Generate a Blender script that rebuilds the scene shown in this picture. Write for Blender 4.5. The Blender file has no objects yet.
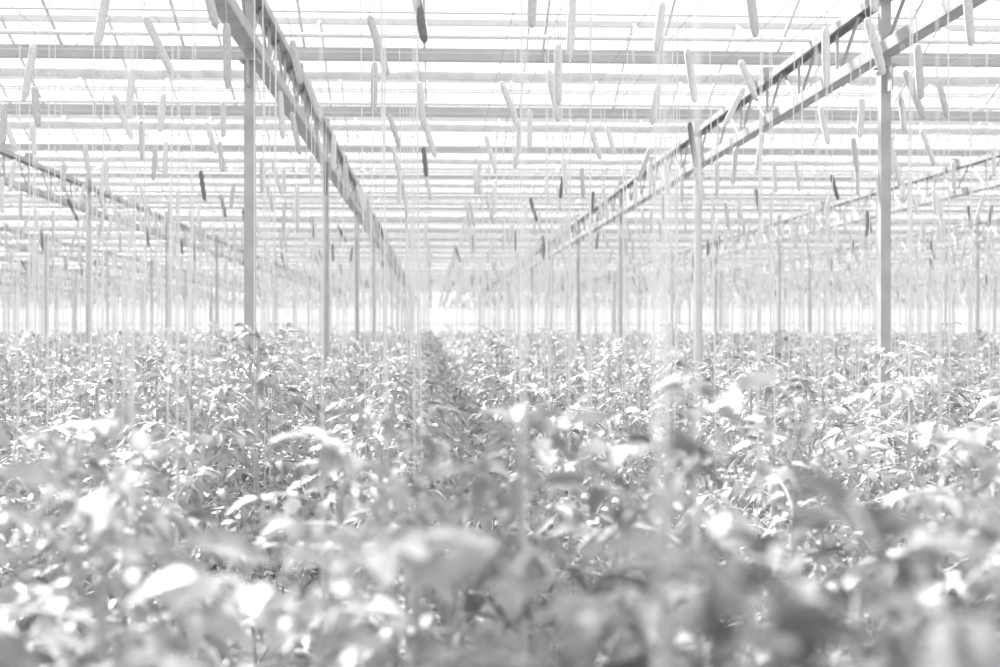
import bpy, math, random
from mathutils import Vector, Matrix
random.seed(7)
R = random.Random(11)
scene = bpy.context.scene
COL = scene.collection

# ------------------------------------------------------------ dimensions
CAM_Z = 1.90
BAY = 4.92            # distance between truss lines (X)
X0 = -1.39            # first truss line left of the camera
KS = list(range(-8, 10))
POST_S = 7.6          # post spacing along a truss (Y)
Y_POST0 = 10.7
ROOF_S = 3.8          # roof span (gutter spacing)
Y_START = Y_POST0 - 2 * POST_S
Y_END = Y_POST0 + 12 * POST_S
XL = X0 + BAY * KS[0]
XR = X0 + BAY * KS[-1]
Z_GUT = CAM_Z + 2.80
Z_LOW = CAM_Z + 2.13
Z_UP = CAM_Z + 2.62
Z_RIDGE = CAM_Z + 3.60
Z_WIRE = CAM_Z + 1.90

# ------------------------------------------------------------ materials
def mat(name, v, rough=0.6, metal=0.0, var=0.0, scale=8.0, transl=0.0, spec=0.4, objrand=0.0):
    m = bpy.data.materials.new(name); m.use_nodes = True
    nt = m.node_tree; N = nt.nodes; L = nt.links
    b = N['Principled BSDF']; out = N['Material Output']
    b.inputs['Roughness'].default_value = rough
    b.inputs['Metallic'].default_value = metal
    b.inputs['Specular IOR Level'].default_value = spec
    tc = N.new('ShaderNodeTexCoord'); no = N.new('ShaderNodeTexNoise')
    no.inputs['Scale'].default_value = scale; no.inputs['Detail'].default_value = 3
    L.new(tc.outputs['Object'], no.inputs['Vector'])
    mr = N.new('ShaderNodeMapRange')
    mr.inputs['From Min'].default_value = 0.3; mr.inputs['From Max'].default_value = 0.7
    mr.inputs['To Min'].default_value = max(0, v - var); mr.inputs['To Max'].default_value = min(0.95, v + var)
    L.new(no.outputs['Fac'], mr.inputs['Value'])
    src = mr.outputs['Result']
    if objrand > 0:
        oi = N.new('ShaderNodeObjectInfo')
        m2 = N.new('ShaderNodeMapRange')
        m2.inputs['To Min'].default_value = 1 - objrand; m2.inputs['To Max'].default_value = 1 + objrand
        L.new(oi.outputs['Random'], m2.inputs['Value'])
        mu = N.new('ShaderNodeMath'); mu.operation = 'MULTIPLY'
        L.new(src, mu.inputs[0]); L.new(m2.outputs['Result'], mu.inputs[1]); src = mu.outputs[0]
    cc = N.new('ShaderNodeCombineColor')
    for i in range(3): L.new(src, cc.inputs[i])
    L.new(cc.outputs[0], b.inputs['Base Color'])
    if transl > 0:
        t = N.new('ShaderNodeBsdfTranslucent'); L.new(cc.outputs[0], t.inputs['Color'])
        mx = N.new('ShaderNodeMixShader'); mx.inputs[0].default_value = transl
        L.new(b.outputs[0], mx.inputs[1]); L.new(t.outputs[0], mx.inputs[2]); L.new(mx.outputs[0], out.inputs['Surface'])
    return m

def glass(name):
    m = bpy.data.materials.new(name); m.use_nodes = True
    nt = m.node_tree; N = nt.nodes; L = nt.links
    b = N['Principled BSDF']; b.inputs['Base Color'].default_value = (.85, .85, .85, 1); b.inputs['Roughness'].default_value = .3
    t = N.new('ShaderNodeBsdfTransparent'); mx = N.new('ShaderNodeMixShader'); mx.inputs[0].default_value = .6
    L.new(b.outputs[0], mx.inputs[1]); L.new(t.outputs[0], mx.inputs[2]); L.new(mx.outputs[0], N['Material Output'].inputs['Surface'])
    return m

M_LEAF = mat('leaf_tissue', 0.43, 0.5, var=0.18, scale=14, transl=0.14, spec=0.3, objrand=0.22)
M_LEAFD = mat('leaf_tissue_painted_shade', 0.20, 0.6, var=0.05, scale=9, transl=0.1, spec=.2)  # darker leaf copy: shade on the near plants put into the colour
M_STEM = mat('plant_stem', 0.48, 0.6, var=0.08)
M_POST = mat('galvanised_post', 0.38, 0.5, metal=0.1, var=0.05, scale=5)
M_TRUSS = mat('galvanised_truss', 0.38, 0.5, metal=0.1, var=0.05, scale=5)
M_GUT = mat('aluminium_gutter', 0.50, 0.5, metal=0.1, var=0.06, scale=2)
M_BAR = mat('aluminium_bar', 0.58, 0.5, var=0.04)
M_SCREEN = mat('shade_cloth', 0.70, 0.9, var=0.06, scale=6, transl=0.3)
M_WHITE = mat('white_twine', 0.62, 0.8, var=0.06, scale=60)
M_GREY = mat('grey_twine', 0.50, 0.8, var=0.06, scale=60)
M_DARK = mat('twine_painted_backlit', 0.17, 0.8, var=0.04, scale=60)  # backlit look of some bobbins painted as a darker grey
M_STRING = mat('plant_twine', 0.68, 0.8, var=0.05, scale=30)
M_WIRE = mat('steel_wire', 0.5, 0.4, metal=0.2)
M_FLOOR = mat('ground_cover_fabric', 0.18, 0.8, var=0.05, scale=1.5)
M_SLAB = mat('slab_wrap', 0.4, 0.5, var=0.05)
M_WALL = glass('wall_glass')
M_PIPE = mat('white_pipe', 0.7, 0.4, var=0.03)
M_RAIL = mat('rail_pipe', 0.2, 0.5, var=0.03)

# ------------------------------------------------------------ mesh helper
class MB:
    def __init__(s): s.v = []; s.f = []; s.m = []
    def box(s, c, d, mi=0):
        x, y, z = c; a, b, h = d[0] / 2, d[1] / 2, d[2] / 2; n = len(s.v)
        for sz in (-1, 1):
            for sx, sy in ((-1, -1), (1, -1), (1, 1), (-1, 1)):
                s.v.append((x + sx * a, y + sy * b, z + sz * h))
        for q in ((3, 2, 1, 0), (4, 5, 6, 7), (0, 1, 5, 4), (1, 2, 6, 5), (2, 3, 7, 6), (3, 0, 4, 7)):
            s.f.append(tuple(n + i for i in q)); s.m.append(mi)
    def tube(s, pts, rad, n=6, mi=0, cap=True):
        pts = [Vector(p) for p in pts]
        if not hasattr(rad, '__len__'): rad = [rad] * len(pts)
        base = len(s.v)
        for i, p in enumerate(pts):
            t = (pts[min(i + 1, len(pts) - 1)] - pts[max(i - 1, 0)]).normalized()
            up = Vector((0, 0, 1)) if abs(t.z) < 0.9 else Vector((1, 0, 0))
            a = t.cross(up).normalized(); b = t.cross(a)
            for k in range(n):
                an = 2 * math.pi * (k + .5) / n
                s.v.append(tuple(p + (a * math.cos(an) + b * math.sin(an)) * rad[i]))
        for i in range(len(pts) - 1):
            for k in range(n):
                k2 = (k + 1) % n
                s.f.append((base + i * n + k, base + i * n + k2, base + (i + 1) * n + k2, base + (i + 1) * n + k)); s.m.append(mi)
        if cap:
            s.f.append(tuple(base + k for k in range(n))[::-1]); s.m.append(mi)
            s.f.append(tuple(base + (len(pts) - 1) * n + k for k in range(n))); s.m.append(mi)
    def extr(s, prof, x0, x1, yc, zc, mi=0, closed=True):
        n = len(s.v); k = len(prof)
        for x in (x0, x1):
            for (y, z) in prof: s.v.append((x, yc + y, zc + z))
        for i in range(k if closed else k - 1):
            j = (i + 1) % k
            s.f.append((n + i, n + j, n + k + j, n + k + i)); s.m.append(mi)
    def mesh(s, name, mats, smooth=False):
        me = bpy.data.meshes.new(name); me.from_pydata(s.v, [], s.f)
        for m in mats: me.materials.append(m)
        me.polygons.foreach_set('material_index', s.m)
        if smooth: me.polygons.foreach_set('use_smooth', [True] * len(s.f))
        me.update(); return me
    def obj(s, name, mats, smooth=False, parent=None):
        o = bpy.data.objects.new(name, s.mesh(name, mats, smooth)); COL.objects.link(o)
        if parent: o.parent = parent
        return o

def place(name, me, loc, rotz=0, sc=1, parent=None, tilt=(0, 0)):
    o = bpy.data.objects.new(name, me); COL.objects.link(o)
    o.location = loc; o.rotation_euler = (tilt[0], tilt[1], rotz)
    o.scale = (sc, sc, sc) if not hasattr(sc, '__len__') else sc
    if parent: o.parent = parent
    return o

# ------------------------------------------------------------ floor and walls
XM = 2.5
b = MB(); b.box(((XL + XR) / 2, (Y_START + Y_END) / 2, -0.05), (XR - XL + 2 * XM, Y_END - Y_START + 2, 0.1)); b.obj('floor', [M_FLOOR])

def wall(name, axis, pos, a0, a1):
    b = MB()
    def bx(u0, u1, z0, z1, th, mi):
        if axis == 'y': b.box(((u0 + u1) / 2, pos, (z0 + z1) / 2), (u1 - u0, th, z1 - z0), mi)
        else: b.box((pos, (u0 + u1) / 2, (z0 + z1) / 2), (th, u1 - u0, z1 - z0), mi)
    bx(a0, a1, 0, Z_GUT, 0.02, 0)
    u = a0
    while u <= a1 + .01:
        bx(u - .03, u + .03, 0, Z_GUT, 0.09, 1); u += 1.23 if axis == 'y' else 1.9
    for z in (0.05, 1.0, 2.2, 3.4, Z_GUT - .05): bx(a0, a1, z - .035, z + .035, 0.08, 1)
    b.obj(name, [M_WALL, M_BAR])
wall('wall_back', 'y', Y_END + .6, XL - XM, XR + XM)
wall('wall_left', 'x', XL - XM, Y_START, Y_END + .6)
wall('wall_right', 'x', XR + XM, Y_START, Y_END + .6)

# ------------------------------------------------------------ posts
b = MB()
b.box((0, 0, Z_GUT / 2 - .06), (0.078, 0.085, Z_GUT - .12))
b.box((0, 0, 0.01), (0.25, 0.25, 0.02)); b.box((0, 0, Z_LOW - .09), (0.14, 0.18, 0.02))
for sx in (-.085, .085):
    for sy in (-.085, .085): b.tube([(sx, sy, .01), (sx, sy, .05)], .012, 6)
b.box((0, .11, Z_LOW - .2), (0.012, .16, .2)); b.box((0, -.11, Z_LOW - .2), (0.012, .16, .2))
me_post = b.mesh('support_post', [M_POST])
for k in KS:
    for j in range(0, 15):
        place('support_post', me_post, (X0 + BAY * k, Y_START + j * POST_S, 0))

# ------------------------------------------------------------ trusses (along Y)
b = MB(); L = Y_END - Y_START
b.box((0, L / 2, 0), (0.13, L, 0.02)); b.box((-.06, L / 2, .045), (.012, L, .08)); b.box((.06, L / 2, .045), (.012, L, .08))
dz = Z_UP - Z_LOW
b.box((0, L / 2, dz), (0.13, L, 0.014)); b.box((-.06, L / 2, dz - .035), (.012, L, .055)); b.box((.06, L / 2, dz - .035), (.012, L, .055))
step = ROOF_S / 6; n = int(L / step)
for i in range(n):
    y = i * step
    if i % 2 == 0:
        b.tube([(0, y, .03), (0, y + step, dz - .03)], .015, 5)
    else:
        b.tube([(0, y, dz - .03), (0, y + step, .03)], .015, 5)
    if i % 2 == 0: b.box((0, y, dz / 2), (.025, .025, dz - .03))
for j in range(int(L / ROOF_S) + 1): b.box((0, j * ROOF_S, dz + .06), (.1, .12, .12))
me_tr = b.mesh('roof_truss', [M_TRUSS])
for k in KS: place('roof_truss', me_tr, (X0 + BAY * k, Y_START, Z_LOW))

# ------------------------------------------------------------ gutters, screens, tubes (along X)
XA, XB = XL - XM + .12, XR + XM - .12
b = MB()
prof = [(-.11, .09), (-.13, .09), (-.06, -.02), (.06, -.02), (.13, .09), (.11, .09), (.05, 0), (-.05, 0)]
b.extr(prof, XA, XB, 0, 0)
me_g = b.mesh('rain_gutter', [M_GUT])
b = MB()
pts = []
x = XA; rr = []
while x < XB:
    pts.append((x, 0, R.uniform(-.008, .008))); rr.append(R.uniform(.04, .055)); x += .41
b.tube(pts, rr, 8)
me_s = b.mesh('folded_shade_screen', [M_SCREEN], True)
b = MB(); b.tube([(XA, 0, 0), (XB, 0, 0)], .022, 6)
me_p = b.mesh('screen_drive_tube', [M_PIPE], True)
b = MB(); b.tube([(XA, 0, 0), (XB, 0, 0)], .009, 4)
me_w = b.mesh('screen_support_wire', [M_WIRE])
nG = int(L / ROOF_S) + 1
for j in range(nG):
    y = Y_START + j * ROOF_S
    place('rain_gutter', me_g, (0, y, Z_GUT))
    place('folded_shade_screen', me_s, (0, y + .28, Z_GUT - .12))
    place('screen_drive_tube', me_p, (0, y + 1.9, Z_GUT - .16))
    for q in (1.1, 2.8): place('screen_support_wire', me_w, (0, y + q, Z_GUT - .13))

# roof: ridges + glazing bars
b = MB()
for j in range(nG - 1):
    y = Y_START + j * ROOF_S
    b.box(((XL + XR) / 2, y + ROOF_S / 2, Z_RIDGE), (XB - XA, .06, .07), 0)
    b.box(((XL + XR) / 2, y + ROOF_S * .25, (Z_GUT + Z_RIDGE) / 2 + .06), (XB - XA, .025, .03), 0)
    x = XA
    while x < XB:
        b.tube([(x, y + .1, Z_GUT + .08), (x, y + 1.88, Z_RIDGE)], .018, 4, 0, False)
        b.tube([(x, y + 3.7, Z_GUT + .08), (x, y + 1.92, Z_RIDGE)], .018, 4, 0, False)
        x += 1.23
b.obj('roof_glazing_frame', [M_BAR])

# ------------------------------------------------------------ crop geometry
def leaflet(B, p, d, nrm, Ln, W, droop, fold, mi=0):
    side = d.cross(nrm).normalized(); nrm = side.cross(d).normalized()
    T = (0, .12, .3, .42, .6, .72, .88, 1); Wd = (.06, .62, 1, .78, .88, .5, .38, .0)
    n = len(B.v)
    for t, w in zip(T, Wd):
        c = p + d * Ln * t - nrm * droop * Ln * t * t
        h = w * W / 2
        B.v.append(tuple(c - side * h + nrm * fold * h)); B.v.append(tuple(c)); B.v.append(tuple(c + side * h + nrm * fold * h))
    for i in range(len(T) - 1):
        a = n + i * 3
        B.f.append((a, a + 1, a + 4, a + 3)); B.m.append(mi)
        B.f.append((a + 1, a + 2, a + 5, a + 4)); B.m.append(mi)

def compound(B, p, az, pitch, Ln, rnd, ls=1.0):
    npt = 7; pts = [Vector(p)]; dirs = []
    pt = pitch
    for i in range(npt):
        d = Vector((math.cos(az) * math.cos(pt), math.sin(az) * math.cos(pt), math.sin(pt)))
        dirs.append(d); pts.append(pts[-1] + d * Ln / npt)
        pt -= rnd.uniform(.08, .24); az += rnd.uniform(-.06, .06)
    B.tube(pts, [.0045 * ls + .002] * 2 + [.003 * ls + .001] * (npt - 1), 3, 1, False)
    sz = ls * rnd.uniform(.78, 1.05)
    up = Vector((0, 0, 1))
    def nr(d):
        s = d.cross(up); s = s.normalized() if s.length > .01 else Vector((1, 0, 0))
        return (s.cross(d).normalized() + Vector((rnd.uniform(-.7, .7), rnd.uniform(-.7, .7), rnd.uniform(-.3, .3)))).normalized()
    d = dirs[-1]; leaflet(B, pts[-1], d, nr(d), .13 * sz, .075 * sz, rnd.uniform(.1, .6), rnd.uniform(.1, .7))
    for i, s in ((1, .5), (2, .8), (3, .5), (4, 1.0), (5, .55), (6, .95)):
        d = dirs[i]; sd = d.cross(nr(d)).normalized()
        for sg in (-1, 1):
            if s < .6 and rnd.random() < .35: continue
            dd = (sd * sg + d * rnd.uniform(.25, .7) + Vector((0, 0, rnd.uniform(-.5, .2)))).normalized()
            leaflet(B, pts[i] + dd * .012, dd, nr(dd), .11 * s * sz, .062 * s * sz, rnd.uniform(.1, .7), rnd.uniform(.1, .7))

def plant(B, ox, oy, h, rnd, nl=16, zmin=.5, big=1.0):
    lean = (rnd.uniform(-.06, .06), rnd.uniform(-.06, .06))
    def sp(z): return Vector((ox + lean[0] * z / h + .015 * math.sin(z * 7), oy + lean[1] * z / h + .015 * math.cos(z * 6), z))
    zs = [0, .3, .6, .9, 1.1, 1.3, h]
    zs = [z for z in zs if z < h - .05] + [h]
    B.tube([sp(z) for z in zs], [.010] * (len(zs) - 1) + [.005], 5, 1, False)
    a0 = rnd.uniform(0, 6.28)
    for i in range(nl):
        u = i / (nl - 1); z = zmin + (h - zmin) * (u ** .8)
        Ln = .38 * (1 - .68 * max(0, (u - .55) / .45) ** 1.2) * rnd.uniform(.85, 1.15)
        pitch = .3 + .9 * u ** 3 + rnd.uniform(-.15, .3)
        compound(B, sp(z), a0 + i * 2.4 + rnd.uniform(-.4, .4), pitch, Ln, rnd, big * (.6 + .4 * min(1, Ln / .35)))

def plantmesh(name, h, seed, mats=None, nl=16, big=1.0):
    B = MB(); plant(B, 0, 0, h, random.Random(seed), nl, .5, big); return B.mesh(name, mats or [M_LEAF, M_STEM], True)
VAR = [plantmesh('tomato_plant_mesh', 1.25 + .05 * i, 100 + i) for i in range(8)]
CL = []
for i in range(3):
    B = MB(); rnd = random.Random(300 + i)
    for gx in (-.4, .4):
        for gy in (-.6, 0, .6): plant(B, gx + rnd.uniform(-.1, .1), gy + rnd.uniform(-.1, .1), rnd.uniform(1.15, 1.57), rnd, 12, .75)
    CL.append(B.mesh('tomato_plant_group_mesh', [M_LEAF, M_STEM], True))

AX = .2
rows = []
for k in range(-50, 52):
    rows.append(AX + (k + .5) * .8 + (.03 if k >= 0 else -.03))
crop = bpy.data.objects.new('tomato_crop', None); COL.objects.link(crop)
strings = []
cnt = 0
for rx in rows:
    y = 1.7 + R.uniform(0, .4)
    while y < 46:
        lim = .43 * y + 2.2
        if abs(rx - .05 * y) < lim and XL - 1 < rx < XR + 1:
            px = rx + R.uniform(-.16, .16)
            if not (y < 2.6 and abs(px) < .55):
                s = R.uniform(.84, 1.09) if R.random() < .82 else R.uniform(1.08, 1.17)
                place('plant', R.choice(VAR), (px, y, 0), R.uniform(0, 6.28), s if y > 4 else min(s, 1.05), crop, (R.uniform(-.06, .06), R.uniform(-.06, .06)))
                strings.append((px, y)); cnt += 1
        y += R.uniform(.46, .64)
for (x, y, s) in ((3.3, 9.3, 1.1), (3.0, 8.2, 1.08), (3.45, 9.9, 1.12), (-1.3, 9.6, 1.08), (-1.15, 8.7, 1.06), (-1.35, 10.2, 1.1)):
    place('plant', VAR[5], (x, y, 0), x * 3, s, crop)
y = 46.8
while y < Y_END - 1:
    for k in range(-25, 26):
        rx = AX + (k + .5) * 1.6
        if abs(rx - .05 * y) < .43 * y + 3 and XL - 1 < rx < XR + 1:
            place('plant_group', R.choice(CL), (rx, y + R.uniform(-.2, .2), 0), R.choice((0, math.pi)) + R.uniform(-.1, .1), (1, 1, R.uniform(.86, 1.1)), crop); cnt += 1
            if R.random() < .6:
                strings.append((rx + R.choice((-.4, .4)), y + R.uniform(-.8, .8)))
    y += 1.75
print('plants', cnt)

# foreground plants (individually placed, close to the lens)
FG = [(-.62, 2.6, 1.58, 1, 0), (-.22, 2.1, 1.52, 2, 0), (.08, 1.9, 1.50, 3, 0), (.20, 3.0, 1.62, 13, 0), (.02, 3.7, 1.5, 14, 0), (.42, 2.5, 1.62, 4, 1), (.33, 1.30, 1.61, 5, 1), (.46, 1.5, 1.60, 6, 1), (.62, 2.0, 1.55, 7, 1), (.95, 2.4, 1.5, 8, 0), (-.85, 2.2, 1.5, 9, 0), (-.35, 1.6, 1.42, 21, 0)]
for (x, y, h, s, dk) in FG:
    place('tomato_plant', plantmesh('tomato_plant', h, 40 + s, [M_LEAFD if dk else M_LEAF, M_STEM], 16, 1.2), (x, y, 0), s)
FGS = [(.22, 1.32), (.5, 2.6), (-.62, 2.9), (.2, 3.0)]

# growing slabs and pipe rails
b = MB(); rr = MB()
for i, rx in enumerate(rows):
    if XL - 1 < rx < XR + 1:
        b.box((rx, (1 + Y_END) / 2, .05), (.2, Y_END - 3, .1))
for k in range(-25, 26):
    ax = AX + k * 1.6
    if XL < ax < XR:
        for s in (-.22, .22): rr.tube([(ax + s, .5, .06), (ax + s, Y_END - 1, .06)], .025, 6)
b.obj('growing_slabs', [M_SLAB]); rr.obj('heating_pipe_rails', [M_RAIL], True)

# crop wires & strings
b = MB()
for rx in rows:
    if XL - 1 < rx < XR + 1:
        for o in (-.14, .14): b.tube([(rx + o, Y_START + 1, Z_WIRE), (rx + o, Y_END - .5, Z_WIRE)], .0025, 3)
b.obj('crop_support_wires', [M_WIRE])
b = MB()
for (x, y) in strings:
    if y > 4 and (y < 22 or R.random() < .7):
        b.tube([(x, y, Z_WIRE), (x + R.uniform(-.05, .05), y + R.uniform(-.05, .05), .9)], .0038 if y < 25 else .003, 3, 0, False)
for (x, y) in FGS:
    b.tube([(x, y, Z_WIRE), (x, y, .9)], .0045, 4, 0, False)
b.obj('plant_strings', [M_STRING])

# bobbins with twine
b = MB(); nb = 0
def bobbin(x, y, ln, tilt, tilt2, mi, drop):
    D = Vector((math.sin(tilt), math.sin(tilt2), -math.cos(tilt))).normalized()
    p = Vector((x, y, Z_WIRE))
    b.tube([p + Vector((0.012, 0, -.01)), p + Vector((0.008, 0, .012)), p + Vector((-.012, 0, .008)), p + Vector((-.006, 0, -.02)), p + Vector((0, 0, -drop)), p + Vector((0, 0, -drop)) + D * .07], .003, 4, 3, False)
    p = p + Vector((0, 0, -drop))
    prof = ((.07, .009), (.10, .020), (.18, .024), (.5, .025), (.8, .024), (.95, .019), (1.0, .008))
    b.tube([p + D * ln * t for t, r in prof], [r for i, (t, r) in enumerate(prof)], 8, mi)
for rx in rows:
    if not (XL < rx < XR): continue
    y = 3.2 + R.uniform(0, 1)
    while y < Y_END - 2:
        if abs(rx - .05 * y) < .43 * y + 2.5 and R.random() < .92:
            q = R.random()
            bobbin(rx + R.choice((-.14, .14)), y, R.uniform(.30, .41), R.gauss(.08, .15), R.gauss(0, .15), 0 if q < .62 else (1 if q < .90 else 2), R.uniform(.03, .2)); nb += 1
        y += R.uniform(.75, 1.15)
b.obj('twine_bobbins', [M_WHITE, M_GREY, M_DARK, M_WIRE], True)
print('bobbins', nb)

# ------------------------------------------------------------ light
w = bpy.data.worlds.new('World'); scene.world = w; w.use_nodes = True
bg = w.node_tree.nodes['Background']; bg.inputs[0].default_value = (1, 1, 1, 1); bg.inputs[1].default_value = 1.55
sd = bpy.data.lights.new('sun', 'SUN'); sd.energy = 14.5; sd.angle = math.radians(4)
so = bpy.data.objects.new('sun', sd); COL.objects.link(so); so.location = (0, 0, 20)
so.rotation_euler = (math.radians(-38), math.radians(-28), 0)

# ------------------------------------------------------------ camera
cd = bpy.data.cameras.new('camera'); cam = bpy.data.objects.new('camera', cd); COL.objects.link(cam)
cd.sensor_width = 36; cd.lens = 50; cam.location = (0, 0, CAM_Z)
cam.rotation_euler = (math.radians(89.77), 0, math.radians(-2.8))
cd.dof.use_dof = True; cd.dof.focus_distance = 9; cd.dof.aperture_fstop = 1.8
cd.clip_end = 400
scene.camera = cam
scene.view_settings.view_transform = 'Standard'
